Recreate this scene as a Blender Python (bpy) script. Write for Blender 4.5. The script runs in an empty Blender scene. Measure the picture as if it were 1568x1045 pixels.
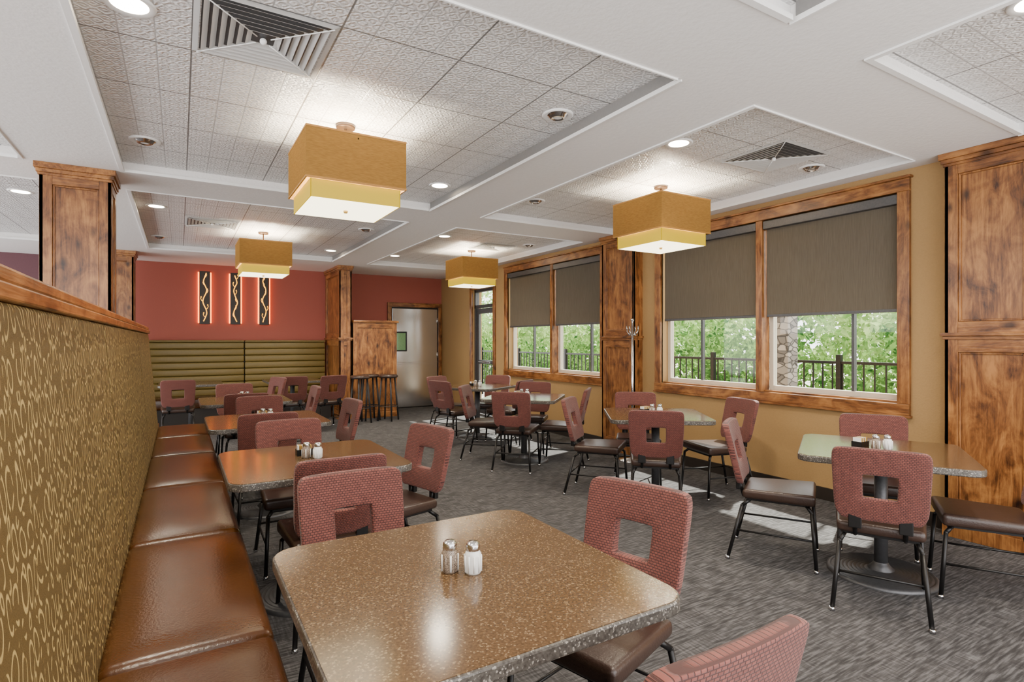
import bpy, bmesh, math, random
from mathutils import Vector, Matrix
random.seed(7)
S = bpy.context.scene
COL = S.collection
R = math.radians

# ------------------------------------------------------------------ materials
def newmat(name):
    m = bpy.data.materials.new(name); m.use_nodes = True
    nt = m.node_tree
    return m, nt, nt.nodes["Principled BSDF"]
def N(nt, t, ins=None, **props):
    n = nt.nodes.new(t)
    for k, v in props.items(): setattr(n, k, v)
    if ins:
        for k, v in ins.items():
            s = n.inputs[k]
            if isinstance(v, bpy.types.NodeSocket): nt.links.new(v, s)
            else: s.default_value = v
    return n
def c4(c): return (c[0], c[1], c[2], 1.0)
def ramp(nt, fac, stops):
    n = N(nt, "ShaderNodeValToRGB", {0: fac})
    e = n.color_ramp.elements
    while len(e) < len(stops): e.new(0.5)
    for i, (p, c) in enumerate(stops):
        e[i].position = p; e[i].color = c4(c)
    return n.outputs[0]
def coord(nt, scale=(1, 1, 1), loc=(0, 0, 0), rot=(0, 0, 0)):
    tc = N(nt, "ShaderNodeTexCoord")
    mp = N(nt, "ShaderNodeMapping", {0: tc.outputs["Object"], 1: loc, 2: rot, 3: scale})
    return mp.outputs[0]
def bump(nt, bs, h, strength=0.3, dist=0.01):
    b = N(nt, "ShaderNodeBump", {"Height": h, "Strength": strength, "Distance": dist})
    nt.links.new(b.outputs[0], bs.inputs["Normal"])
def plain(name, col, rough=0.5, metal=0.0, bumpy=0.0, bscale=60, em=None, es=0, var=0.08):
    m, nt, bs = newmat(name)
    nz = N(nt, "ShaderNodeTexNoise", {"Vector": coord(nt), "Scale": bscale, "Detail": 3.0})
    c2 = tuple(x * (1 - var) for x in col); c1 = tuple(min(1, x * (1 + var)) for x in col)
    nt.links.new(ramp(nt, nz.outputs[0], [(0.35, c2), (0.65, c1)]), bs.inputs["Base Color"])
    bs.inputs["Roughness"].default_value = rough; bs.inputs["Metallic"].default_value = metal
    if bumpy: bump(nt, bs, nz.outputs[0], bumpy)
    if em: bs.inputs["Emission Color"].default_value = c4(em); bs.inputs["Emission Strength"].default_value = es
    return m
def emit(name, col, s, base=None):
    m, nt, bs = newmat(name)
    bs.inputs["Base Color"].default_value = c4(base or col)
    bs.inputs["Emission Color"].default_value = c4(col); bs.inputs["Emission Strength"].default_value = s
    return m
def wood(name, axis, dark=(0.042, 0.013, 0.004), mid=(0.185, 0.068, 0.018), light=(0.40, 0.175, 0.050), rough=0.32):
    m, nt, bs = newmat(name)
    sc = [10, 10, 10]; sc[axis] = 1.6
    v = coord(nt, tuple(sc))
    n1 = N(nt, "ShaderNodeTexNoise", {"Vector": v, "Scale": 1.0, "Detail": 10.0, "Roughness": 0.68, "Distortion": 2.2})
    v2 = coord(nt, tuple(4.0 if i != axis else 2.6 for i in range(3)))
    n2 = N(nt, "ShaderNodeTexNoise", {"Vector": v2, "Scale": 1.6, "Detail": 6.0, "Roughness": 0.6, "Distortion": 1.0})
    sg = [75, 75, 75]; sg[axis] = 4
    n3 = N(nt, "ShaderNodeTexNoise", {"Vector": coord(nt, tuple(sg)), "Scale": 1.0, "Detail": 3.0, "Distortion": 0.6})
    mix = N(nt, "ShaderNodeMath", {0: n1.outputs[0], 1: n2.outputs[0]}, operation='ADD')
    m3 = N(nt, "ShaderNodeMath", {0: n3.outputs[0], 1: 0.35, 2: mix.outputs[0]}, operation='MULTIPLY_ADD')
    half = N(nt, "ShaderNodeMath", {0: m3.outputs[0], 1: 1 / 2.35}, operation='MULTIPLY')
    col = ramp(nt, half.outputs[0], [(0.38, dark), (0.475, mid), (0.60, light)])
    vk = coord(nt, tuple(5.5 if i != axis else 3.2 for i in range(3)))
    vo = N(nt, "ShaderNodeTexVoronoi", {"Vector": vk, "Scale": 1.0, "Randomness": 1.0})
    kn = ramp(nt, vo.outputs["Distance"], [(0.06, (0.10, 0.07, 0.05)), (0.20, (1, 1, 1))])
    mul = N(nt, "ShaderNodeMixRGB", {0: 0.85, 1: col, 2: kn}, blend_type='MULTIPLY')
    nt.links.new(mul.outputs[0], bs.inputs["Base Color"])
    bs.inputs["Roughness"].default_value = rough
    bump(nt, bs, n3.outputs[0], 0.12)
    return m
woodZ = wood("alder_wood_z", 2); woodY = wood("alder_wood_y", 1); woodX = wood("alder_wood_x", 0)

M_wall = plain("paint_khaki", (0.39, 0.240, 0.095), 0.75, bumpy=0.15, bscale=90, var=0.03)
M_red = plain("paint_red", (0.34, 0.085, 0.058), 0.7, bumpy=0.1, bscale=90, var=0.03)
M_maroon = plain("paint_maroon", (0.10, 0.035, 0.045), 0.7, var=0.05)
M_soffit = plain("ceiling_white", (0.83, 0.815, 0.80), 0.8, bumpy=0.2, bscale=40, var=0.015)
M_side = plain("side_grey", (0.22, 0.215, 0.21), 0.6, var=0.03)
M_white = plain("trim_white", (0.86, 0.86, 0.85), 0.5, var=0.01)
M_black = plain("black_metal", (0.012, 0.011, 0.011), 0.38, 0.4)
M_bronze = plain("bronze_metal", (0.10, 0.07, 0.05), 0.3, 0.8)
M_chrome = plain("chrome", (0.65, 0.65, 0.66), 0.18, 1.0)
M_darkb = plain("dark_baseboard", (0.02, 0.014, 0.01), 0.5)
M_vinyl = plain("vinyl_beige", (0.62, 0.56, 0.45), 0.5, var=0.02)
M_gunmetal = plain("gunmetal", (0.10, 0.10, 0.105), 0.45, 0.6)
M_stool = plain("stool_dark_metal", (0.035, 0.035, 0.038), 0.4, 0.3)
M_seat = plain("vinyl_seat_dark", (0.040, 0.022, 0.016), 0.33, bumpy=0.12, bscale=140)

def leather():
    m, nt, bs = newmat("leather_brown")
    n1 = N(nt, "ShaderNodeTexNoise", {"Vector": coord(nt), "Scale": 3.0, "Detail": 4.0})
    n2 = N(nt, "ShaderNodeTexNoise", {"Vector": coord(nt), "Scale": 110.0, "Detail": 3.0})
    nt.links.new(ramp(nt, n1.outputs[0], [(0.3, (0.048, 0.016, 0.003)), (0.7, (0.085, 0.029, 0.005))]), bs.inputs["Base Color"])
    bs.inputs["Roughness"].default_value = 0.27
    bump(nt, bs, n2.outputs[0], 0.12)
    return m
M_leather = leather()

def bench_fabric():
    m, nt, bs = newmat("fabric_squiggle")
    tc = N(nt, "ShaderNodeTexCoord")
    sp = N(nt, "ShaderNodeSeparateXYZ", {0: tc.outputs["Object"]})
    cb = N(nt, "ShaderNodeCombineXYZ", {0: sp.outputs[1], 1: sp.outputs[2], 2: 0.0})
    nz = N(nt, "ShaderNodeTexNoise", {"Vector": cb.outputs[0], "Scale": 10.0, "Detail": 0.0})
    off = N(nt, "ShaderNodeVectorMath", {0: nz.outputs["Color"], 1: (0.045, 0.045, 0.0)}, operation='MULTIPLY')
    ad = N(nt, "ShaderNodeVectorMath", {0: cb.outputs[0], 1: off.outputs[0]}, operation='ADD')
    mp = N(nt, "ShaderNodeMapping", {0: ad.outputs[0], 3: (19.0, 9.5, 1.0)})
    vo = N(nt, "ShaderNodeTexVoronoi", {"Vector": mp.outputs[0], "Scale": 1.0, "Randomness": 0.30}, voronoi_dimensions='2D')
    ring = ramp(nt, vo.outputs["Distance"], [(0.26, (0, 0, 0)), (0.285, (1, 1, 1)), (0.35, (1, 1, 1)), (0.375, (0, 0, 0))])
    n3 = N(nt, "ShaderNodeTexNoise", {"Vector": cb.outputs[0], "Scale": 24.0, "Detail": 0.0})
    cut = ramp(nt, n3.outputs[0], [(0.37, (0, 0, 0)), (0.40, (1, 1, 1))])
    mk = N(nt, "ShaderNodeMixRGB", {0: 1.0, 1: ring, 2: cut}, blend_type='MULTIPLY')
    mp2 = N(nt, "ShaderNodeMapping", {0: ad.outputs[0], 1: (.5, .5, 0), 3: (19.0, 9.5, 1.0)})
    vo2 = N(nt, "ShaderNodeTexVoronoi", {"Vector": mp2.outputs[0], "Scale": 1.0, "Randomness": 0.30}, voronoi_dimensions='2D')
    r2 = ramp(nt, vo2.outputs["Distance"], [(0.08, (0, 0, 0)), (0.11, (1, 1, 1)), (0.17, (1, 1, 1)), (0.20, (0, 0, 0))])
    cut2 = ramp(nt, n3.outputs[0], [(0.53, (1, 1, 1)), (0.56, (0, 0, 0))])
    mk3 = N(nt, "ShaderNodeMixRGB", {0: 1.0, 1: r2, 2: cut2}, blend_type='MULTIPLY')
    mk2 = N(nt, "ShaderNodeMixRGB", {0: 1.0, 1: mk.outputs[0], 2: mk3.outputs[0]}, blend_type='LIGHTEN')
    wv = N(nt, "ShaderNodeTexNoise", {"Vector": tc.outputs["Object"], "Scale": 400.0})
    base = ramp(nt, wv.outputs[0], [(0.3, (0.082, 0.050, 0.013)), (0.7, (0.140, 0.088, 0.024))])
    mix = N(nt, "ShaderNodeMixRGB", {0: mk2.outputs[0], 1: base, 2: (0.45, 0.32, 0.115, 1)})
    nt.links.new(mix.outputs[0], bs.inputs["Base Color"])
    bs.inputs["Roughness"].default_value = 0.55
    bump(nt, bs, wv.outputs[0], 0.3, 0.003)
    return m
M_bfab = bench_fabric()

def chair_fabric():
    m, nt, bs = newmat("fabric_brick_red")
    v = coord(nt, (1, 1, 1), rot=(R(90), 0, 0))
    br = N(nt, "ShaderNodeTexBrick", {"Vector": v, "Color1": c4((0.205, 0.058, 0.043)), "Color2": c4((0.148, 0.039, 0.029)),
        "Mortar": c4((0.052, 0.012, 0.009)), "Scale": 1.0, "Mortar Size": 0.0018, "Mortar Smooth": 0.6, "Brick Width": 0.014, "Row Height": 0.009})
    nt.links.new(br.outputs["Color"], bs.inputs["Base Color"])
    bs.inputs["Roughness"].default_value = 0.75
    bs.inputs["Sheen Weight"].default_value = 0.12
    inv = N(nt, "ShaderNodeMath", {0: 1.0, 1: br.outputs["Fac"]}, operation='SUBTRACT')
    bump(nt, bs, inv.outputs[0], 0.6, 0.004)
    return m
M_cfab = chair_fabric()

def laminate(name, base, mid, spk, rough, f1=.7):
    m, nt, bs = newmat(name)
    v = coord(nt)
    vo = N(nt, "ShaderNodeTexVoronoi", {"Vector": v, "Scale": 240.0})
    n = N(nt, "ShaderNodeTexNoise", {"Vector": v, "Scale": 150.0, "Detail": 4.0})
    sep = N(nt, "ShaderNodeSeparateColor", {0: vo.outputs["Color"]})
    a = ramp(nt, n.outputs[0], [(0.36, base), (0.64, mid)])
    f = ramp(nt, sep.outputs[0], [(0.86, (0, 0, 0)), (0.92, (f1, f1, f1))])
    mx = N(nt, "ShaderNodeMixRGB", {0: f, 1: a, 2: c4(spk)})
    nt.links.new(mx.outputs[0], bs.inputs["Base Color"])
    bs.inputs["Roughness"].default_value = rough
    return m
M_top = laminate("table_laminate", (0.066, 0.036, 0.015), (0.115, 0.065, 0.029), (0.26, 0.18, 0.098), 0.15)
M_edge = laminate("table_edge", (0.045, 0.038, 0.032), (0.10, 0.09, 0.077), (0.34, 0.31, 0.27), 0.3, .85)

def carpet():
    m, nt, bs = newmat("carpet_grey")
    v = coord(nt)
    a = N(nt, "ShaderNodeTexNoise", {"Vector": N(nt, "ShaderNodeMapping", {0: v, 3: (9, 85, 1)}).outputs[0], "Scale": 1.0, "Detail": 3.0})
    b = N(nt, "ShaderNodeTexNoise", {"Vector": N(nt, "ShaderNodeMapping", {0: v, 3: (85, 9, 1)}).outputs[0], "Scale": 1.0, "Detail": 3.0})
    br = N(nt, "ShaderNodeTexBrick", {"Vector": v, "Color1": (0, 0, 0, 1), "Color2": (1, 1, 1, 1), "Mortar": (.5, .5, .5, 1), "Mortar Size": 0.0, "Scale": 1.0, "Brick Width": 0.28, "Row Height": 0.07, "Bias": -0.1})
    sf = N(nt, "ShaderNodeMath", {0: br.outputs["Color"], 1: 0.6}, operation='MULTIPLY')
    mx = N(nt, "ShaderNodeMixRGB", {0: sf.outputs[0], 1: a.outputs["Fac"], 2: b.outputs["Fac"]})
    col = ramp(nt, mx.outputs[0], [(0.37, (0.025, 0.023, 0.024)), (0.5, (0.060, 0.057, 0.059)), (0.64, (0.135, 0.132, 0.136))])
    tone = ramp(nt, br.outputs["Color"], [(0.0, (0.75, 0.75, 0.75)), (1.0, (1.0, 1.0, 1.0))])
    mu = N(nt, "ShaderNodeMixRGB", {0: 1.0, 1: col, 2: tone}, blend_type='MULTIPLY')
    nt.links.new(mu.outputs[0], bs.inputs["Base Color"])
    bs.inputs["Roughness"].default_value = 0.92
    fn = N(nt, "ShaderNodeTexNoise", {"Vector": v, "Scale": 260.0})
    bump(nt, bs, fn.outputs[0], 0.5, 0.006)
    return m
M_carpet = carpet()

TS = 0.59
def tiles():
    m, nt, bs = newmat("ceiling_tin_tile")
    v = coord(nt, (1, 1, 1), loc=(-0.05, -2.58, 0))
    def grid(step, w):
        b = N(nt, "ShaderNodeTexBrick", {"Vector": v, "Scale": 1.0, "Mortar Size": w, "Mortar Smooth": 0.4, "Brick Width": step, "Row Height": step,
              "Color1": (1, 1, 1, 1), "Color2": (1, 1, 1, 1), "Mortar": (0, 0, 0, 1)}, offset=0.0, squash=1.0)
        return b.outputs["Color"]
    g1 = grid(TS, 0.006); g2 = grid(TS / 4, 0.004)
    mp = N(nt, "ShaderNodeMapping", {0: v, 3: (8 / TS, 8 / TS, 1)})
    sp = N(nt, "ShaderNodeSeparateXYZ", {0: mp.outputs[0]})
    def cosn(sock):
        q = N(nt, "ShaderNodeMath", {0: sock, 1: math.pi * 2}, operation='MULTIPLY')
        return N(nt, "ShaderNodeMath", {0: q.outputs[0]}, operation='COSINE').outputs[0]
    pr = N(nt, "ShaderNodeMath", {0: cosn(sp.outputs[0]), 1: cosn(sp.outputs[1])}, operation='ADD')
    nz = N(nt, "ShaderNodeTexNoise", {"Vector": v, "Scale": 60.0, "Detail": 1.0})
    pn = N(nt, "ShaderNodeMath", {0: nz.outputs[0], 1: 1.8, 2: pr.outputs[0]}, operation='MULTIPLY_ADD')
    pp = N(nt, "ShaderNodeMath", {0: pn.outputs[0], 1: 3.2}, operation='MULTIPLY')
    ps = N(nt, "ShaderNodeMath", {0: pp.outputs[0]}, operation='SINE')
    s2 = N(nt, "ShaderNodeMath", {0: ps.outputs[0], 1: 0.5, 2: 0.5}, operation='MULTIPLY_ADD')
    col = ramp(nt, s2.outputs[0], [(0.0, (0.60, 0.595, 0.59)), (0.6, (0.81, 0.805, 0.80))])  # shade of the embossed relief painted into the tile colour
    m1 = N(nt, "ShaderNodeMixRGB", {0: 0.38, 1: col, 2: g2}, blend_type='MULTIPLY')
    m2 = N(nt, "ShaderNodeMixRGB", {0: 0.65, 1: m1.outputs[0], 2: g1}, blend_type='MULTIPLY')
    nt.links.new(m2.outputs[0], bs.inputs["Base Color"])
    bs.inputs["Roughness"].default_value = 0.36
    hh = N(nt, "ShaderNodeMixRGB", {0: 1.0, 1: s2.outputs[0], 2: g2}, blend_type='MULTIPLY')
    bump(nt, bs, hh.outputs[0], 0.5, 0.010)
    return m
M_tile = tiles()

def translucent(name, col, mixf, stripes=None, em=0.0):
    m = bpy.data.materials.new(name); m.use_nodes = True
    nt = m.node_tree; nt.nodes.clear()
    out = N(nt, "ShaderNodeOutputMaterial")
    nz = N(nt, "ShaderNodeTexNoise", {"Vector": coord(nt, stripes or (1, 1, 1)), "Scale": 30.0})
    cc = ramp(nt, nz.outputs[0], [(0.3, tuple(x * 0.85 for x in col)), (0.7, tuple(min(1, x * 1.1) for x in col))])
    d = N(nt, "ShaderNodeBsdfDiffuse", {0: cc}); t = N(nt, "ShaderNodeBsdfTranslucent", {0: cc})
    mx = N(nt, "ShaderNodeMixShader", {0: mixf, 1: d.outputs[0], 2: t.outputs[0]})
    last = mx.outputs[0]
    if em:
        e = N(nt, "ShaderNodeEmission", {0: cc, 1: em})
        last = N(nt, "ShaderNodeAddShader", {0: last, 1: e.outputs[0]}).outputs[0]
    nt.links.new(last, out.inputs[0])
    return m
M_shadefab = translucent("lampshade_gold", (0.27, 0.145, 0.040), 0.10, (1, 1, 6), em=0.10)
M_shadelow = emit("lampshade_diffuser_yellow", (0.95, 0.66, 0.0), 0.75, base=(0.20, 0.12, 0.0))
M_shadebot = emit("lampshade_diffuser_white", (1.0, 0.90, 0.62), 5)
M_roller = translucent("roller_shade_fabric", (0.150, 0.128, 0.098), 0.15, (1, 12, 0.3))
M_lamp = emit("downlight_glow", (1.0, 0.82, 0.58), 45)

def glass():
    m = bpy.data.materials.new("window_glass"); m.use_nodes = True
    nt = m.node_tree; nt.nodes.clear()
    out = N(nt, "ShaderNodeOutputMaterial")
    t = N(nt, "ShaderNodeBsdfTransparent", {0: (0.95, 0.97, 0.96, 1)}); g = N(nt, "ShaderNodeBsdfGlossy", {"Roughness": 0.02})
    mx = N(nt, "ShaderNodeMixShader", {0: 0.02, 1: t.outputs[0], 2: g.outputs[0]})
    nt.links.new(mx.outputs[0], out.inputs[0])
    return m
M_glass = glass()
def leafmat(name, a, b):
    m = bpy.data.materials.new(name); m.use_nodes = True
    nt = m.node_tree; nt.nodes.clear()
    out = N(nt, "ShaderNodeOutputMaterial")
    nz = N(nt, "ShaderNodeTexNoise", {"Vector": coord(nt), "Scale": 2.2, "Detail": 4.0})
    cc = ramp(nt, nz.outputs[0], [(0.35, a), (0.65, b)])
    d = N(nt, "ShaderNodeBsdfDiffuse", {0: cc}); t = N(nt, "ShaderNodeBsdfTranslucent", {0: cc})
    mx = N(nt, "ShaderNodeMixShader", {0: 0.4, 1: d.outputs[0], 2: t.outputs[0]})
    nt.links.new(mx.outputs[0], out.inputs[0])
    return m
M_leaf = leafmat("foliage", (0.022, 0.080, 0.018), (0.17, 0.30, 0.07))
M_leaf2 = leafmat("foliage_light", (0.14, 0.28, 0.07), (0.42, 0.55, 0.22))
M_steel = plain("brushed_steel", (0.66, 0.65, 0.64), 0.2, 1.0, var=0.03, bscale=3)
def stone():
    m, nt, bs = newmat("stacked_stone")
    v = coord(nt, (7, 7, 14))
    vo = N(nt, "ShaderNodeTexVoronoi", {"Vector": v, "Scale": 1.0})
    ve = N(nt, "ShaderNodeTexVoronoi", {"Vector": v, "Scale": 1.0}, feature='DISTANCE_TO_EDGE')
    sp = N(nt, "ShaderNodeSeparateColor", {0: vo.outputs["Color"]})
    c = ramp(nt, sp.outputs[0], [(0.2, (0.10, 0.09, 0.085)), (0.8, (0.30, 0.27, 0.24))])
    e = ramp(nt, ve.outputs[0], [(0.02, (0.25, 0.25, 0.25)), (0.08, (1, 1, 1))])
    mx = N(nt, "ShaderNodeMixRGB", {0: 1.0, 1: c, 2: e}, blend_type='MULTIPLY')
    nt.links.new(mx.outputs[0], bs.inputs["Base Color"]); bs.inputs["Roughness"].default_value = 0.9
    bump(nt, bs, e, 0.6, 0.03)
    return m
M_stone = stone()
M_olive = plain("vinyl_olive", (0.16, 0.112, 0.025), 0.42, bumpy=0.1, bscale=120)
M_patio = plain("patio_concrete", (0.45, 0.41, 0.36), 0.85, bscale=4)
M_ceram = plain("shaker_glass", (0.80, 0.80, 0.78), 0.15, var=0.02)
M_salt = plain("salt_white", (0.85, 0.85, 0.84), 0.4, var=0.02)
M_pepper = plain("pepper_speckle", (0.22, 0.17, 0.13), 0.25, bscale=500, var=0.9)
M_packet = plain("packet_amber", (0.50, 0.30, 0.07), 0.5)
M_brass = plain("shade_binding", (0.36, 0.17, 0.03), 0.5)
M_doorrefl = plain("door_reflection_green", (0.22, 0.42, 0.20), 0.1)  # window's green reflection painted as a flat colour

# ------------------------------------------------------------------ builder
class B:
    def __init__(s): s.bm = bmesh.new(); s.mats = []
    def mi(s, m):
        if m not in s.mats: s.mats.append(m)
        return s.mats.index(m)
    def merge(s, t, mat, smooth=False, M=None):
        if M is not None: bmesh.ops.transform(t, matrix=M, verts=t.verts)
        i = s.mi(mat)
        for f in t.faces: f.material_index = i; f.smooth = smooth
        me = bpy.data.meshes.new("tmp"); t.to_mesh(me); t.free()
        s.bm.from_mesh(me); bpy.data.meshes.remove(me)
    def mesh(s, me, mat, smooth=True):
        t = bmesh.new(); t.from_mesh(me); s.merge(t, mat, smooth)
    def box(s, x0, x1, y0, y1, z0, z1, mat, bev=0.0, seg=2, M=None, smooth=False):
        t = bmesh.new(); bmesh.ops.create_cube(t, size=1.0)
        for v in t.verts:
            v.co = Vector((x0 + (v.co.x + .5) * (x1 - x0), y0 + (v.co.y + .5) * (y1 - y0), z0 + (v.co.z + .5) * (z1 - z0)))
        if bev: bmesh.ops.bevel(t, geom=t.edges[:], offset=bev, segments=seg, profile=0.5, affect='EDGES')
        s.merge(t, mat, smooth, M)
    def cushion(s, x0, x1, y0, y1, z0, z1, mat, crown=.018, bev=.035):
        nx, ny = 6, 10
        t = bmesh.new()
        bmesh.ops.create_cube(t, size=1.0)
        for v in t.verts:
            v.co = Vector((x0 + (v.co.x + .5) * (x1 - x0), y0 + (v.co.y + .5) * (y1 - y0), z0 + (v.co.z + .5) * (z1 - z0)))
        bmesh.ops.bevel(t, geom=t.edges[:], offset=bev, segments=4, profile=0.5, affect='EDGES')
        for ax, n, a, c in ((0, nx, x0 + bev, x1 - bev), (1, ny, y0 + bev, y1 - bev)):
            for k in range(1, n):
                co = [0, 0, 0]; co[ax] = a + (c - a) * k / n
                no = [0, 0, 0]; no[ax] = 1
                bmesh.ops.bisect_plane(t, geom=t.verts[:] + t.edges[:] + t.faces[:], plane_co=co, plane_no=no)
        for v in t.verts:
            if v.co.z > (z0 + z1) / 2:
                u = (v.co.x - x0) / (x1 - x0) * 2 - 1; w = (v.co.y - y0) / (y1 - y0) * 2 - 1
                v.co.z += crown * max(0, 1 - u ** 4) * max(0, 1 - w ** 6)
        s.merge(t, mat, True)
    def cyl(s, p0, p1, r0, r1, mat, n=14):
        p0 = Vector(p0); p1 = Vector(p1); d = p1 - p0
        t = bmesh.new()
        bmesh.ops.create_cone(t, cap_ends=True, segments=n, radius1=r0, radius2=r1, depth=d.length)
        q = d.to_track_quat('Z', 'Y').to_matrix().to_4x4()
        bmesh.ops.transform(t, matrix=Matrix.Translation((p0 + p1) / 2) @ q, verts=t.verts)
        s.merge(t, mat, False)
        s.bm.faces.ensure_lookup_table()
        for f in s.bm.faces[-(n + 2):]:
            if len(f.verts) == 4: f.smooth = True
    def ball(s, p, r, mat, sc=(1, 1, 1)):
        t = bmesh.new(); bmesh.ops.create_uvsphere(t, u_segments=14, v_segments=8, radius=r)
        s.merge(t, mat, True, Matrix.Translation(p) @ Matrix.Diagonal((*sc, 1)))
    def path(s, pts, r, mat, n=10):
        for a, b in zip(pts, pts[1:]): s.cyl(a, b, r, r, mat, n)
        for p in pts[1:-1]: s.ball(p, r * 1.01, mat)
    def lathe(s, prof, mat, n=32, loc=(0, 0, 0), smooth=True):
        t = bmesh.new(); rings = []
        for r, z in prof:
            rings.append([t.verts.new((loc[0] + r * math.cos(2 * math.pi * k / n), loc[1] + r * math.sin(2 * math.pi * k / n), loc[2] + z)) for k in range(n)])
        for a, b in zip(rings, rings[1:]):
            for k in range(n): t.faces.new((a[k], a[(k + 1) % n], b[(k + 1) % n], b[k]))
        bmesh.ops.remove_doubles(t, verts=t.verts[:], dist=1e-5)
        bmesh.ops.recalc_face_normals(t, faces=t.faces[:])
        s.merge(t, mat, smooth)
    def prism(s, poly, h0, h1, mat, bev=0.0, plane='XY', smooth=False):
        t = bmesh.new()
        def P(a, b, h): return (a, b, h) if plane == 'XY' else ((a, h, b) if plane == 'XZ' else (h, a, b))
        lo = [t.verts.new(P(a, b, h0)) for a, b in poly]; hi = [t.verts.new(P(a, b, h1)) for a, b in poly]
        n = len(poly)
        t.faces.new(lo); t.faces.new(hi[::-1])
        for k in range(n): t.faces.new((lo[k], hi[k], hi[(k + 1) % n], lo[(k + 1) % n]))
        bmesh.ops.recalc_face_normals(t, faces=t.faces[:])
        if bev: bmesh.ops.bevel(t, geom=[e for e in t.edges if e.calc_face_angle(0) > 0.6], offset=bev, segments=2, profile=0.5, affect='EDGES')
        s.merge(t, mat, smooth)
    def finish(s):
        me = bpy.data.meshes.new("m"); s.bm.to_mesh(me); s.bm.free()
        for m in s.mats: me.materials.append(m)
        return me
    def obj(s, name, loc=(0, 0, 0), rz=0):
        me = s.finish(); me.name = name
        return put(name, me, loc, rz)
def put(name, me, loc=(0, 0, 0), rz=0):
    o = bpy.data.objects.new(name, me); COL.objects.link(o)
    o.location = loc; o.rotation_euler = (0, 0, rz)
    return o
def rrect(w, d, r, n=5):
    pts = []
    for cx, cy, a0 in ((w / 2 - r, d / 2 - r, 0), (-w / 2 + r, d / 2 - r, 90), (-w / 2 + r, -d / 2 + r, 180), (w / 2 - r, -d / 2 + r, 270)):
        for k in range(n + 1):
            a = R(a0 + 90 * k / n); pts.append((cx + r * math.cos(a), cy + r * math.sin(a)))
    return pts

# ------------------------------------------------------------------ room constants
WX = 4.95; CH = 2.785; TH = 2.86; FY = 11.3; BY = -1.2; LX = -4.2
b = B(); b.box(LX, WX + .2, BY, FY + .2, -0.1, 0, M_carpet); b.obj("floor")

DOOR = (8.92, 9.78, 0.0, 2.42)
b = B()
ops = [(2.23, 4.78, 0.92, 2.61), (5.89, 8.41, 0.92, 2.61), DOOR]
y = BY
for (a, c, z0, z1) in ops:
    b.box(WX, WX + .2, y, a, 0, TH + .1, M_wall)
    if z0 > 0: b.box(WX, WX + .2, a, c, 0, z0, M_wall)
    b.box(WX, WX + .2, a, c, z1, TH + .1, M_wall)
    y = c
b.box(WX, WX + .2, y, FY + .2, 0, TH + .1, M_wall)
b.obj("wall_right")
b = B(); b.box(-1.0, WX, FY, FY + .2, 0, TH + .1, M_red); b.obj("wall_far")
b = B(); b.box(LX, -1.0, FY, FY + .2, 0, TH + .1, M_maroon); b.obj("wall_far_annex")
b = B()
for a, c in ((BY, 1.35), (1.86, 5.1), (5.7, 8.84), (9.86, FY)):
    b.box(WX - .018, WX, a, c, 0, 0.11, M_darkb)
b.obj("baseboard_right")
b = B(); b.box(3.5, 3.70, FY - .018, FY, 0, .11, M_darkb); b.obj("baseboard_far")

# ceiling
b = B()
xs = [(-3.65, -1.0), (-0.41, 2.25), (2.84, 4.76)]
ys = [(-0.9, 1.43), (2.03, 5.43), (6.05, 9.75)]
b.box(LX, WX, BY, FY, TH, TH + .1, M_tile)
for a, c in ((LX, -3.65), (-1.0, -.41), (2.25, 2.84), (4.76, WX)):
    b.box(a, c, BY, FY, CH, TH, M_soffit)
for xa, xc in xs:
    for a, c in ((BY, -0.9), (1.43, 2.03), (5.43, 6.05), (9.75, FY)):
        b.box(xa, xc, a, c, CH, TH, M_soffit)
for xi, (xa, xc) in enumerate(xs):
    for ya, yc in ys:
        w = 0.030
        for (p, q, r_, s_) in ((xa, xa + w, ya, yc), (xc - w * .3, xc, ya, yc), (xa + w, xc - w, ya, ya + w * .3), (xa + w, xc - w, yc - w, yc)):
            b.box(p, q, r_, s_, CH - .010, CH + .014, M_white)
        if xi == 1: b.box(xc - .012, xc, ya + .01, yc - .03, CH + .014, TH, M_side)  # darker grey strip along the inner right side of the middle coffers
b.obj("ceiling")

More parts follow.
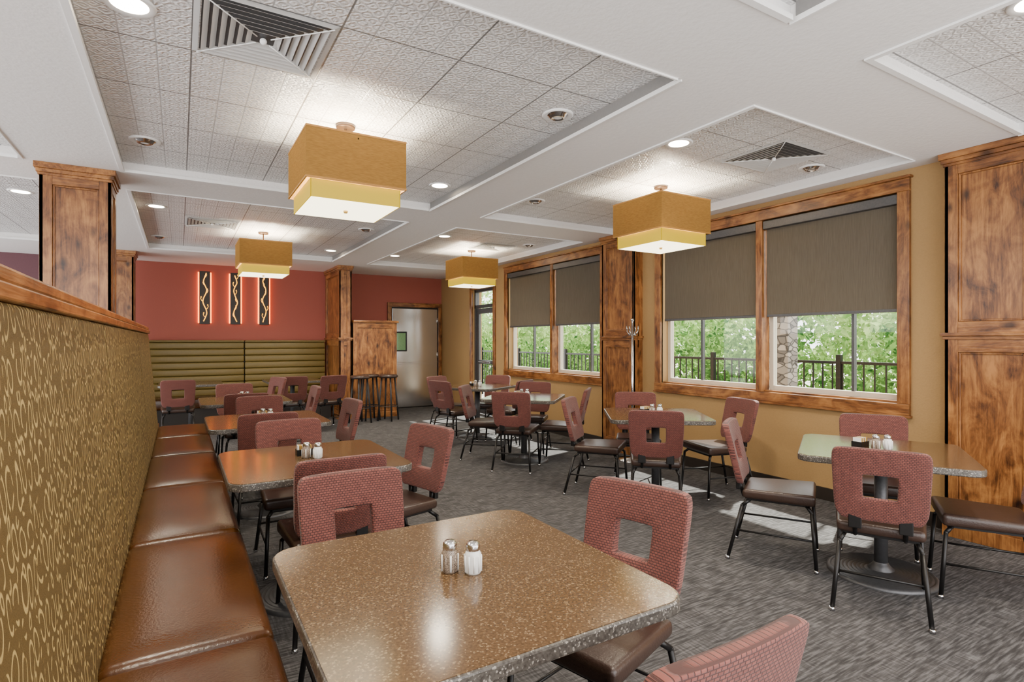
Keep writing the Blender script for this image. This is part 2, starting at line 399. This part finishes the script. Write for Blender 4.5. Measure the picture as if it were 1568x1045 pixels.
# ------------------------------------------------------------------ windows
def window(name, y0, y1, ym, meets):
    b = B(); z0, z1 = 0.83, 2.71; x = WX
    p = x - .03
    b.box(p, x + .02, y0, y1, z1 - .10, z1, woodY, .004); b.box(p - .01, x + .03, y0, y1, z0, z0 + .09, woodY, .004)
    b.box(p, x + .02, y0, y0 + .09, z0 + .09, z1 - .10, woodZ, .004); b.box(p, x + .02, y1 - .09, y1, z0 + .09, z1 - .10, woodZ, .004)
    b.box(p - .02, x + .02, y0 - .015, y1 + .015, z1, z1 + .02, woodY, .004)
    b.box(p - .015, x, y0 - .01, y1 + .01, z0 - .02, z0, woodY, .003)
    b.box(p + .01, x + .10, ym - .035, ym + .035, z0 + .09, z1 - .10, woodZ, .004)
    b.box(x + .02, x + .2, y0 + .09, y1 - .09, z0 + .09, z0 + .105, woodY)
    for a, c, my in ((y0 + .09, ym - .035, meets[0]), (ym + .035, y1 - .09, meets[1])):
        f = .045; X0, X1 = x + .10, x + .16
        b.box(X0, X1, a, a + f, z0 + .1, z1 - .1, M_vinyl, .004); b.box(X0, X1, c - f, c, z0 + .1, z1 - .1, M_vinyl, .004)
        b.box(X0, X1, a + f, c - f, z0 + .1, z0 + .15, M_vinyl, .004); b.box(X0, X1, a + f, c - f, z1 - .15, z1 - .1, M_vinyl, .004)
        b.box(X0 + .01, X1 - .01, my - .012, my + .012, z0 + .15, z1 - .15, M_gunmetal)
        b.box(X0 + .028, X0 + .032, a + f, c - f, z0 + .15, z1 - .15, M_glass)
    b.obj(name)
    for a, c in ((y0 + .095, ym - .04), (ym + .04, y1 - .095)):
        b = B()
        b.box(x - .015, x + .07, a, c, z1 - .19, z1 - .11, M_gunmetal, .006)
        b.box(x + .035, x + .038, a + .012, c - .012, 1.68, z1 - .18, M_roller)
        b.box(x + .028, x + .046, a + .012, c - .012, 1.655, 1.682, M_gunmetal, .004)
        b.obj("roller_shade")
window("window_1", 2.14, 4.87, 3.47, (2.64, 4.28))
window("window_2", 5.80, 8.50, 7.06, (6.25, 7.75))
b = B(); y0, y1 = 8.92, 9.78; x = WX
for a, c in ((y0 - .08, y0), (y1, y1 + .08)): b.box(x - .03, x + .01, a, c, 0, 2.50, woodZ, .004)
b.box(x - .03, x + .01, y0, y1, 2.42, 2.50, woodY, .004)
for a, c, q, w in ((y0, y0 + .05, 0, 2.42), (y1 - .05, y1, 0, 2.42)): b.box(x + .04, x + .12, a, c, q, w, M_gunmetal)
b.box(x + .04, x + .12, y0, y1, 2.06, 2.12, M_gunmetal); b.box(x + .04, x + .12, y0, y1, 2.37, 2.42, M_gunmetal)
for a, c, q, w in ((y0 + .06, y0 + .15, .02, 2.05), (y1 - .15, y1 - .06, .02, 2.05), (y0 + .15, y1 - .15, .02, .22), (y0 + .15, y1 - .15, 1.95, 2.05), (y0 + .15, y1 - .15, .98, 1.05)):
    b.box(x + .06, x + .10, a, c, q, w, M_gunmetal)
b.box(x + .078, x + .082, y0 + .15, y1 - .15, .22, 1.95, M_glass)
b.box(x + .078, x + .082, y0 + .05, y1 - .05, 2.12, 2.37, M_glass)
b.box(x + .02, x + .04, y0 + .2, y1 - .2, 1.0, 1.03, M_chrome, .005)
b.obj("door_1")
b = B(); a, c = 3.80, 4.86; y = FY
b.box(a - .08, a, y - .05, y, 0, 2.14, woodZ, .004); b.box(c, c + .08, y - .05, y, 0, 2.14, woodZ, .004); b.box(a - .08, c + .08, y - .05, y, 2.14, 2.23, woodX, .004)
b.box(a, c, y - .02, y - .001, 0, 2.14, M_black)
b.box(a + .025, c - .025, y - .035, y - .012, .015, 2.11, M_steel, .006)
b.box(a + .05, c - .05, y - .041, y - .034, .05, .93, M_steel, .004)
b.box(a + .025, c - .025, y - .043, y - .034, .95, .975, M_chrome, .003)
for k in range(3): b.cyl((c - .022, y - .042, .3 + k * .75), (c - .022, y - .042, .42 + k * .75), .012, .012, M_chrome, 10)
for (p, q, r_, s_) in ((a + .06, a + .09, 1.2, 1.62), (a + .31, a + .34, 1.2, 1.62), (a + .09, a + .31, 1.59, 1.62), (a + .09, a + .31, 1.2, 1.23)):
    b.box(p, q, y - .045, y - .033, r_, s_, M_black, .004)
b.box(a + .09, a + .31, y - .039, y - .034, 1.23, 1.59, M_doorrefl)  # green reflection on the steel, built as a framed panel
b.box(a + .06, a + .15, y - .044, y - .034, 1.0, 1.16, M_chrome, .003)
b.obj("door_2")

# ------------------------------------------------------------------ columns
def column(name, x0, x1, y0, y1, faces="xyXY", top=CH):
    b = B(); e = .024
    b.box(x0 + e, x1 - e, y0 + e, y1 - e, 0, top, woodZ)
    rails = ((0, .17), (1.34, 1.56), (top - .16, top))
    gaps = ((.17, 1.34), (1.56, top - .16))
    sw = .08
    def panelY(y, sgn):
        ya, yc = (y - 0.0, y + e + .002) if sgn < 0 else (y - e - .002, y)
        b.box(x0, x0 + sw, ya, yc, 0, top, woodZ, .003); b.box(x1 - sw, x1, ya, yc, 0, top, woodZ, .003)
        for p, q in rails: b.box(x0 + sw, x1 - sw, ya, yc, p, q, woodX, .003)
        if x1 - x0 > .3:
            for p, q in gaps:
                m0, m1 = (y + .010, y + e + .002) if sgn < 0 else (y - e - .002, y - .010)
                for (aa, cc, pp, qq) in ((x0 + sw, x0 + sw + .014, p, q), (x1 - sw - .014, x1 - sw, p, q), (x0 + sw + .014, x1 - sw - .014, p, p + .014), (x0 + sw + .014, x1 - sw - .014, q - .014, q)):
                    b.box(aa, cc, m0, m1, pp, qq, woodZ, .004)
    def panelX(x, sgn):
        xa, xc = (x, x + e + .002) if sgn < 0 else (x - e - .002, x)
        b.box(xa, xc, y0, y0 + sw, 0, top, woodZ, .003); b.box(xa, xc, y1 - sw, y1, 0, top, woodZ, .003)
        for p, q in rails: b.box(xa, xc, y0 + sw, y1 - sw, p, q, woodY, .003)
        if y1 - y0 > .3:
            for p, q in gaps:
                m0, m1 = (x + .010, x + e + .002) if sgn < 0 else (x - e - .002, x - .010)
                for (aa, cc, pp, qq) in ((y0 + sw, y0 + sw + .014, p, q), (y1 - sw - .014, y1 - sw, p, q), (y0 + sw + .014, y1 - sw - .014, p, p + .014), (y0 + sw + .014, y1 - sw - .014, q - .014, q)):
                    b.box(m0, m1, aa, cc, pp, qq, woodZ, .004)
    if 'x' in faces: panelX(x0, -1)
    if 'X' in faces: panelX(x1, 1)
    if 'y' in faces: panelY(y0, -1)
    if 'Y' in faces: panelY(y1, 1)
    lx = .0 if x1 >= WX else 1
    for k, (g, p, q) in enumerate(((.03, top - .045, top), (.018, top - .075, top - .045), (.008, top - .095, top - .075), (.022, 1.455, 1.48), (.01, 1.43, 1.455), (.012, 0, .10))):
        b.box(x0 - g, x1 + g * lx, y0 - g, y1 + g, p, q, woodY if k < 5 else woodZ, .003)
    return b.obj(name)
column("wood_column", 4.80, WX, 1.33, 1.86, "xyY")
column("wood_column", 4.80, WX, 5.10, 5.70, "xyY")
column("wood_column", -0.92, -0.47, 5.47, 5.87)
column("wood_column", -1.05, -0.60, 10.15, 10.6)
column("wood_column", 2.46, 2.68, 10.15, FY - .031, "xyX")
b = B(); x0, x1, y0, y1, tz = 2.70, 3.52, 10.12, 10.26, 1.76
b.box(x0, x1, y0 + .015, y1 - .015, 0, tz, woodZ)
for a, c in ((x0, x0 + .08), (x1 - .08, x1)): b.box(a, c, y0, y1, 0, tz, woodZ, .003)
for p, q in ((0, .14), (tz - .1, tz)): b.box(x0 + .08, x1 - .08, y0, y1, p, q, woodX, .003)
b.box(x0 - .0, x1 + .03, y0 - .03, y1 + .03, tz, tz + .04, woodX, .006)
b.box(x0, x1 + .012, y0 - .012, y1 + .012, 0, .1, woodX, .003)
b.obj("wood_partition")

# ------------------------------------------------------------------ long banquette
b = B()
ye = 7.35
prof = [(-.20, .40), (-.30, 1.50), (-.42, 1.50), (-.42, .40)]
seams = [-0.7, 0.85, 3.15, 5.45, ye]
for a, c in zip(seams, seams[1:]):
    b.prism(prof, a + .002, c - .002, M_bfab, .012, plane='XZ')
b.box(-.42, -.20, -.7, ye, 0, .41, M_darkb)
b.box(-.44, -.42, -.7, ye + .02, 0, 1.5, woodZ)
b.box(-.44, -.20, ye, ye + .02, 0, .5, woodZ)
b.box(-.455, -.285, -.7, ye + .03, 1.50, 1.535, woodY, .005)
b.box(-.445, -.295, -.7, ye + .02, 1.535, 1.572, woodY, .008)
b.box(-.20, .20, -.7, ye, 0, .31, M_darkb)
sy = [-0.33, 0.82, 1.97, 3.12, 4.27, 5.42, 6.45, ye]
for a, c in zip(sy, sy[1:]):
    b.cushion(-.21, .27, a + .002, c - .002, .31, .465, M_leather)
b.obj("banquette")

b = B()
b.box(-.5, 2.42, FY - .10, FY - .002, 0, 1.42, M_darkb)
for a, c in ((-.5, 1.0), (1.01, 2.42)):
    n = 8; h = (1.40 - .46) / n
    for k in range(n):
        b.box(a, c, FY - .22, FY - .08, .46 + k * h, .46 + (k + 1) * h - .004, M_olive, .022, 3, smooth=True)
    b.box(a, c, FY - .24, FY - .02, 1.40, 1.435, M_olive, .012)
    b.box(a, c, FY - .75, FY - .2, .30, .47, M_leather, .03, 3, smooth=True)
b.box(-.5, 2.42, FY - .68, FY - .1, 0, .30, M_darkb)
b.obj("banquette")

# wall art (back-lit panels with a vine-like glowing line)
M_neon = emit("neon_orange", (1.0, 0.20, 0.0), 8)
M_neony = emit("neon_yellow", (1.0, 0.45, 0.015), 2.6)
art = [[-.02, .01, .03, .02, -.01, -.03, -.015, .015, .03, .005, -.02, -.005, .02],
       [.02, -.01, -.03, -.02, .01, .03, .01, -.015, -.03, -.01, .02, .01, -.015],
       [-.025, -.005, .02, .03, .01, -.02, -.03, -.005, .025, .02, -.01, -.025, .0]]
for ai, X in enumerate((0.38, 0.87, 1.35)):
    b = B(); w = .085
    b.box(-w, w, -.06, -.045, -.47, .47, M_darkb, .004)
    b.box(-w + .03, w - .03, -.045, 0, -.42, .42, M_black)
    for s_ in (-1, 1): b.cyl((s_ * (w + .006), -.030, -.45), (s_ * (w + .006), -.030, .45), .015, .015, M_neon, 10)
    pts = [(art[ai][k], -.072, -.42 + k * .07) for k in range(13)]
    sm = []
    for k in range(len(pts) - 1):
        p, q = Vector(pts[k]), Vector(pts[k + 1])
        pm = Vector(pts[max(0, k - 1)]); qn = Vector(pts[min(12, k + 2)])
        for j in range(4):
            t = j / 4
            v = .5 * ((2 * p) + (q - pm) * t + (2 * pm - 5 * p + 4 * q - qn) * t * t + (3 * p - pm - 3 * q + qn) * t ** 3)
            sm.append((v.x, -.072, v.z))
    sm.append(pts[-1])
    b.path(sm, .008, M_neony, 8)
    for k in (1, 3, 5, 7, 9, 11):
        p = Vector(pts[k]); sg = -1 if k % 4 == 1 else 1
        b.path([tuple(p), (p.x + sg * .022, -.072, p.z + .022), (p.x + sg * .034, -.072, p.z + .055), (p.x + sg * .026, -.072, p.z + .075)], .0045, M_neony, 6)
        b.ball((p.x + sg * .026, -.072, p.z + .078), .009, M_neony, (1, .5, 1.5))
    b.obj("wall_art", (X, FY, 2.19))

# ------------------------------------------------------------------ ceiling fixtures
KF = 1.44 / 1.48
def vent(x, y, s=.29):
    b = B()
    rings = 7
    for k in range(rings):
        o = s - k * .036; i = o - .024
        t = bmesh.new()
        A = [t.verts.new((sx * o, sy_ * o, -.016 if k else -.004)) for sx, sy_ in ((-1, -1), (1, -1), (1, 1), (-1, 1))]
        C = [t.verts.new((sx * i, sy_ * i, -.001 if k else -.010)) for sx, sy_ in ((-1, -1), (1, -1), (1, 1), (-1, 1))]
        for q in range(4): t.faces.new((A[q], A[(q + 1) % 4], C[(q + 1) % 4], C[q]))
        bmesh.ops.solidify(t, geom=t.faces[:], thickness=.003)
        b.merge(t, M_white)
    b.box(-s + .03, s - .03, -s + .03, s - .03, -.0008, 0, M_gunmetal)
    b.ball((0, 0, -.016), .016, M_white)
    for sx in (-1, 1):
        for sy_ in (-1, 1):
            b.cyl((sx * .03, sy_ * .03, -.014), (sx * (s - .02), sy_ * (s - .02), -.014), .003, .003, M_white, 6)
    b.obj("air_vent", (x * KF, y * KF, TH))
for p in ((.35, 2.95), (4.10, 2.75), (.35, 7.9), (4.2, 7.6)): vent(*p)

LIT = [(-.19, 2.95), (3.2, 2.92), (2.12, 4.88), (-.22, 7.22), (-1.35, 7.2), (3.2, 7.2), (2.12, 9.3), (-1.35, 3.0),
       (3.2, 9.3), (-.19, 0.9), (2.0, 0.9), (3.2, 0.9), (-2.9, 7.2), (-2.9, 3.0)]  # includes unseen downlights added outside the view to brighten the room
UNLIT = [(-.22, 4.9), (2.12, 2.96), (3.22, 4.9), (4.62, 2.75), (-.25, 9.3), (2.12, 7.3), (4.62, 7.2), (4.6, 9.3), (4.6, 4.9)]
b = B()
b.lathe([(.072, -.004), (.095, -.010), (.100, -.004), (.100, 0)], M_white)
b.lathe([(0.0, -.003), (.072, -.004)], M_lamp); me_lit = b.finish()
b = B()
b.lathe([(.066, -.004), (.092, -.012), (.100, -.004), (.100, 0)], M_white)
b.lathe([(0, -.02), (.030, -.018), (.034, -.026), (.048, -.022), (.058, -.010), (.068, -.003)], M_chrome)
b.lathe([(0, -.0215), (.028, -.019)], M_salt); me_un = b.finish()
for x, y in LIT:
    put("downlight", me_lit, (x * KF, y * KF, TH))
    l = bpy.data.lights.new("downlight_bulb", 'SPOT'); l.energy = 140; l.spot_size = R(150); l.spot_blend = 1; l.shadow_soft_size = .07; l.color = (1, .88, .70)
    o = bpy.data.objects.new("downlight_bulb", l); COL.objects.link(o); o.location = (x * KF, y * KF, TH - .03)
for x, y in UNLIT: put("downlight", me_un, (x * KF, y * KF, TH))

# pendants
b = B(); s = .31; t_ = .006
for (p, q, r_, w_) in ((-s, s, -s, -s + t_), (-s, s, s - t_, s), (-s, -s + t_, -s + t_, s - t_), (s - t_, s, -s + t_, s - t_)):
    b.box(p, q, r_, w_, -.18, .135, M_shadefab)
for z in (-.18, .123):
    g = .002
    for (p, q, r_, w_) in ((-s - g, s + g, -s - g, -s + t_), (-s - g, s + g, s - t_, s + g), (-s - g, -s + t_, -s, s), (s - t_, s + g, -s, s)):
        b.box(p, q, r_, w_, z, z + .012, M_brass)
u = s - .030
for (p, q, r_, w_) in ((-u, u, -u, -u + t_), (-u, u, u - t_, u), (-u, -u + t_, -u, u), (u - t_, u, -u, u)):
    b.box(p, q, r_, w_, -.285, -.175, M_shadelow)
b.box(-u + .008, u - .008, -u + .008, u - .008, -.286, -.278, M_shadebot)
b.cyl((0, 0, -.30), (0, 0, -.285), .012, .016, M_packet)
b.cyl((0, 0, -.28), (0, 0, .29), .008, .008, M_bronze)
b.cyl((0, 0, .262), (0, 0, .285), .06, .065, M_bronze, 24)
b.cyl((-s, 0, .10), (s, 0, .10), .005, .005, M_bronze, 8); b.cyl((0, -s, .10), (0, s, .10), .005, .005, M_bronze, 8)
me_p = b.finish()
for x, y in ((.95, 3.75), (3.84, 3.72), (.95, 8.0), (3.98, 7.9)):
    put("pendant_lamp", me_p, (x, y, TH - .285))
    for k in (-1, 1):
        l = bpy.data.lights.new("pendant_bulb", 'POINT'); l.energy = 55; l.shadow_soft_size = .05; l.color = (1, .86, .64)
        o = bpy.data.objects.new("pendant_bulb", l); COL.objects.link(o); o.location = (x + k * .12, y, TH - .30)

# ------------------------------------------------------------------ tables
def tabletop_mesh(w, disk=.29):
    b = B()
    b.prism(rrect(w, w, .08), .722, .758, M_edge, .006)
    b.prism(rrect(w - .012, w - .012, .076), .7575, .760, M_top)
    b.box(-.15, .15, -.15, .15, .700, .722, M_black, .004)
    b.cyl((0, 0, .03), (0, 0, .71), .036, .036, M_gunmetal, 24)
    pr = [(disk, 0), (disk, .012)]
    r = disk - .008
    while r > .075:
        pr += [(r, .016 + (disk - r) * .05), (r - .008, .024 + (disk - r) * .05), (r - .016, .016 + (disk - r) * .06)]; r -= .022
    pr += [(.07, .035), (.045, .06), (.037, .075)]
    b.lathe(pr, M_gunmetal, 40)
    return b.finish()
me_t = tabletop_mesh(.90); me_t2 = tabletop_mesh(.87)
TABLES = [(.69, 1.44, 0, 1), (.64, 3.27, 0, 1), (.63, 5.10, 0, 1), (.63, 6.95, 0, 1), (3.67, 1.75, 29, 0), (3.70, 3.65, -36, 0),
          (3.52, 5.6, 45, 0), (3.75, 7.25, 30, 0), (.15, 10.05, 0, 0), (1.65, 10.05, 0, 0)]
for x, y, a, big in TABLES: put("dining_table", me_t if big else me_t2, (x, y, 0), R(a))

def shaker(fill):
    b = B()
    b.lathe([(0, 0), (.021, 0), (.024, .006), (.024, .05), (.021, .060), (.017, .066)], M_ceram if fill is M_salt else fill, 20)
    for k in range(10):
        a = k * math.pi / 5
        b.cyl((.0235 * math.cos(a), .0235 * math.sin(a), .006), (.0235 * math.cos(a), .0235 * math.sin(a), .052), .0030, .0030, M_ceram if (k % 2 or fill is M_salt) else fill, 6)
    b.lathe([(.018, .064), (.020, .066), (.020, .080), (.014, .088), (0, .090)], M_chrome, 20)
    return b.finish()
me_s = shaker(M_salt); me_pp = shaker(M_pepper)
b = B()
b.box(-.045, .045, -.03, .03, 0, .006, M_black, .002)
for p, q, r_, w_ in ((-.045, .045, -.03, -.027), (-.045, .045, .027, .03), (-.045, -.042, -.03, .03), (.042, .045, -.03, .03)): b.box(p, q, r_, w_, 0, .035, M_black)
for k in range(9): b.box(-.038 + k * .0085, -.033 + k * .0085, -.024, .024, .006, .058, M_packet if k % 3 else M_salt)
me_pk = b.finish()
for i, (x, y, a, big) in enumerate(TABLES):
    if i > 7: continue
    q = R(-31)
    dx, dy = .031 * math.cos(q), .031 * math.sin(q)
    put("pepper_shaker", me_pp, (x - dx, y - dy, .760)); put("salt_shaker", me_s, (x + dx, y + dy - .01, .760))
    if i: put("sugar_packet_caddy", me_pk, (x - .02, y + .11, .760), 0)

# ------------------------------------------------------------------ chair
def backrest():
    bm = bmesh.new()
    X = [-.218, -.18, -.078, .078, .18, .218]; Z = [0, .045, .125, .25, .345, .39]
    def pt(i, k, f):
        x, z = X[i], Z[k]
        if i in (0, 5) and k == 0: x *= .90; z += .014
        if i in (0, 5) and k == 5: x *= .95; z -= .014
        sc = .93 + .07 * (z / .39)
        x *= sc
        y = -.205 - .095 * (z / .39) + .018 * (1 - (x / .22) ** 2) * -1 + (.022 if f else -.022)
        return (x, y, .485 + z)
    V = {}
    for f in (0, 1):
        for i in range(6):
            for k in range(6): V[f, i, k] = bm.verts.new(pt(i, k, f))
    def hole(i, k): return i == 2 and k == 2
    for i in range(5):
        for k in range(5):
            if hole(i, k): continue
            bm.faces.new((V[1, i, k], V[1, i, k + 1], V[1, i + 1, k + 1], V[1, i + 1, k]))
            bm.faces.new((V[0, i, k], V[0, i + 1, k], V[0, i + 1, k + 1], V[0, i, k + 1]))
    loop = [(i, 0) for i in range(5)] + [(5, k) for k in range(5)] + [(i, 5) for i in range(5, 0, -1)] + [(0, k) for k in range(5, 0, -1)]
    for p, q in zip(loop, loop[1:] + loop[:1]): bm.faces.new((V[0, *p], V[1, *p], V[1, *q], V[0, *q]))
    h = [(2, 2), (3, 2), (3, 3), (2, 3)]
    for p, q in zip(h, h[1:] + h[:1]): bm.faces.new((V[0, *q], V[1, *q], V[1, *p], V[0, *p]))
    bmesh.ops.recalc_face_normals(bm, faces=bm.faces[:])
    me = bpy.data.meshes.new("back"); bm.to_mesh(me); bm.free()
    o = bpy.data.objects.new("tmpback", me); COL.objects.link(o)
    m = o.modifiers.new("b", 'BEVEL'); m.width = .009; m.segments = 2; m.limit_method = 'ANGLE'; m.angle_limit = R(40)
    m = o.modifiers.new("s", 'SUBSURF'); m.levels = 1; m.render_levels = 1
    dg = bpy.context.evaluated_depsgraph_get(); dg.update()
    out = bpy.data.meshes.new_from_object(o.evaluated_get(dg))
    bpy.data.objects.remove(o)
    return out
b = B()
b.mesh(backrest(), M_cfab)
t = bmesh.new(); bmesh.ops.create_cube(t, size=1.0)
for v in t.verts:
    f = v.co.y > 0
    v.co = Vector((v.co.x * (.44 if f else .39), (.22 if f else -.20), (.40 if v.co.z < 0 else (.470 if f else .458))))
bmesh.ops.bevel(t, geom=t.edges[:], offset=.024, segments=4, profile=.55, affect='EDGES')
b.merge(t, M_seat, True)
b.box(-.17, .17, -.17, .19, .385, .402, M_black)
for sx in (-1, 1):
    b.path([(sx * .165, .17, .392), (sx * .195, .20, .36), (sx * .212, .225, .003)], .0115, M_black)
    b.path([(sx * .155, -.15, .392), (sx * .180, -.20, .35), (sx * .212, -.285, .003)], .0115, M_black)
    b.cyl((sx * .212, .225, 0), (sx * .212, .225, .02), .015, .013, M_chrome)
    b.cyl((sx * .212, -.285, 0), (sx * .212, -.285, .02), .015, .013, M_chrome)
    b.cyl((sx * .203, .214, .19), (sx * .196, -.24, .19), .007, .007, M_black, 8)
    b.path([(sx * .11, -.10, .392), (sx * .11, -.20, .40), (sx * .11, -.232, .52)], .011, M_black)
    b.box(sx * .11 - .03, sx * .11 + .03, -.243, -.215, .44, .53, M_black, .004)
b.cyl((-.197, -.235, .20), (.197, -.235, .20), .007, .007, M_black, 8)
b.cyl((-.165, .17, .385), (.165, .17, .385), .010, .010, M_black, 8)
me_c = b.finish()
CH_ = [(1.22, 1.49, 196), (.87, .96, 90), (.615, 2.04, -90), (.66, 2.96, 90), (.65, 3.81, -90), (1.11, 3.27, 195), (.58, 4.86, 90), (.68, 5.72, -90),
       (1.10, 5.22, 185), (.60, 6.68, 90), (1.12, 7.0, 180), (.60, 7.62, -90),
       (3.30, 1.58, 26), (3.40, 2.25, -60), (4.14, 2.01, 209), (3.90, 1.32, 119),
       (3.43, 3.38, 45), (3.39, 4.06, -52), (3.98, 4.18, -130), (4.30, 3.48, 165),
       (3.25, 5.32, 45), (3.22, 5.95, -42), (3.82, 5.25, 135), (3.87, 6.0, -135),
       (3.33, 7.12, 18), (3.55, 7.74, -65), (4.12, 7.55, -145), (4.0, 6.82, 118),
       (-.02, 9.35, 90), (1.5, 9.35, 90), (2.05, 9.3, 100), (1.0, 8.9, -160)]
for x, y, a in CH_: put("dining_chair", me_c, (x, y, 0), R(a - 90))

b = B()
b.lathe([(0, .765), (.155, .765), (.17, .778), (.17, .80), (.15, .82), (0, .825)], M_seat, 28)
for k in range(4):
    a = R(45 + 90 * k); c, s_ = math.cos(a), math.sin(a)
    b.cyl((.12 * c, .12 * s_, .768), (.19 * c, .19 * s_, 0), .015, .015, M_stool, 12)
b.lathe([(.158, .25), (.166, .258), (.158, .266), (.150, .258), (.158, .25)], M_stool, 28)
me_b = b.finish()
for x, y, r_ in ((2.68, 9.60, 20), (3.20, 9.66, 45), (2.94, 9.89, 5)): put("bar_stool", me_b, (x, y, 0), R(r_))

b = B()
b.lathe([(.17, 0), (.17, .015), (.03, .035), (.02, .05)], M_chrome, 28)
b.cyl((0, 0, .03), (0, 0, 1.66), .016, .014, M_chrome); b.ball((0, 0, 1.67), .022, M_chrome)
for k in range(4):
    a = R(90 * k + 20); c, s_ = math.cos(a), math.sin(a)
    b.path([(0, 0, 1.50), (.04 * c, .04 * s_, 1.49), (.07 * c, .07 * s_, 1.54), (.075 * c, .075 * s_, 1.60)], .007, M_chrome)
b.obj("coat_rack", (4.62, 4.93, 0))

# ------------------------------------------------------------------ outdoors
b = B(); b.box(WX + .2, 30, -12, 30, -.25, -.1, M_patio); b.obj("patio_ground")
b = B()
y = -2.0
for z in (.12, 1.12): b.box(7.38, 7.42, -2, 20, z, z + .035, M_black)
while y < 20:
    b.box(7.392, 7.408, y, y + .016, -.1, 1.14, M_black); y += .13
for k in range(12): b.box(7.37, 7.43, -2 + k * 2, -1.94 + k * 2, -.1, 1.24, M_black)
b.obj("iron_fence")
b = B(); b.box(6.8, 7.02, 4.36, 4.64, -.1, 2.9, M_stone, .01); b.box(6.76, 7.06, 4.32, 4.68, 2.9, 3.0, M_stone, .01); b.obj("stone_pillar")
rng = random.Random(3)
def leaves(name, n, clusters, size, mat):
    V = []; F = []
    for i in range(n):
        cx, cy, cz, r = rng.choice(clusters)
        while True:
            d = Vector((rng.uniform(-1, 1), rng.uniform(-1, 1), rng.uniform(-1, 1)))
            if .3 < d.length < 1: break
        p = Vector((cx, cy, cz)) + d * r
        if p.z < -.05: p.z = -.05 + rng.random() * .3
        s_ = size * rng.uniform(.6, 1.3)
        u = Vector((rng.gauss(0, 1), rng.gauss(0, 1), rng.gauss(0, 1))).normalized()
        w = u.orthogonal().normalized(); w = (Matrix.Rotation(rng.uniform(0, 6.28), 3, u) @ w)
        k = len(V)
        V += [p - u * s_, p + w * s_ * .45, p + u * s_, p - w * s_ * .45]; F.append((k, k + 1, k + 2, k + 3))
    me = bpy.data.meshes.new(name); me.from_pydata([tuple(v) for v in V], [], F); me.materials.append(mat)
    return put(name, me)
hed = [(rng.uniform(8.7, 9.6), y_, rng.uniform(.3, 1.15), rng.uniform(.6, 1.0)) for y_ in [-1 + .5 * k for k in range(44)]]
leaves("hedge", 24000, hed, .07, M_leaf)
tr = []
for k in range(44): tr.append((rng.uniform(12.5, 17), -1 + k * .72 + rng.uniform(-.4, .4), rng.uniform(.8, 3.6), rng.uniform(1.0, 1.7)))
leaves("tree_foliage", 26000, tr, .14, M_leaf2)

# ------------------------------------------------------------------ light
w = bpy.data.worlds.new("World"); S.world = w; w.use_nodes = True
bg = w.node_tree.nodes["Background"]; bg.inputs[0].default_value = (0.99, 0.97, 0.96, 1); bg.inputs[1].default_value = 5.7
l = bpy.data.lights.new("sun", 'SUN'); l.energy = 24; l.angle = R(1.5); l.color = (1, .95, .85)
o = bpy.data.objects.new("sun", l); COL.objects.link(o)
o.rotation_euler = Vector((-1, -.25, -1.45)).to_track_quat('-Z', 'Y').to_euler()

cam = bpy.data.cameras.new("camera"); cam.lens = 850 / 1568 * 36; cam.sensor_width = 36; cam.clip_start = .02
co = bpy.data.objects.new("camera", cam); COL.objects.link(co)
co.location = (0, 0, 1.42); co.rotation_euler = (R(90), 0, R(-30.9))
S.camera = co
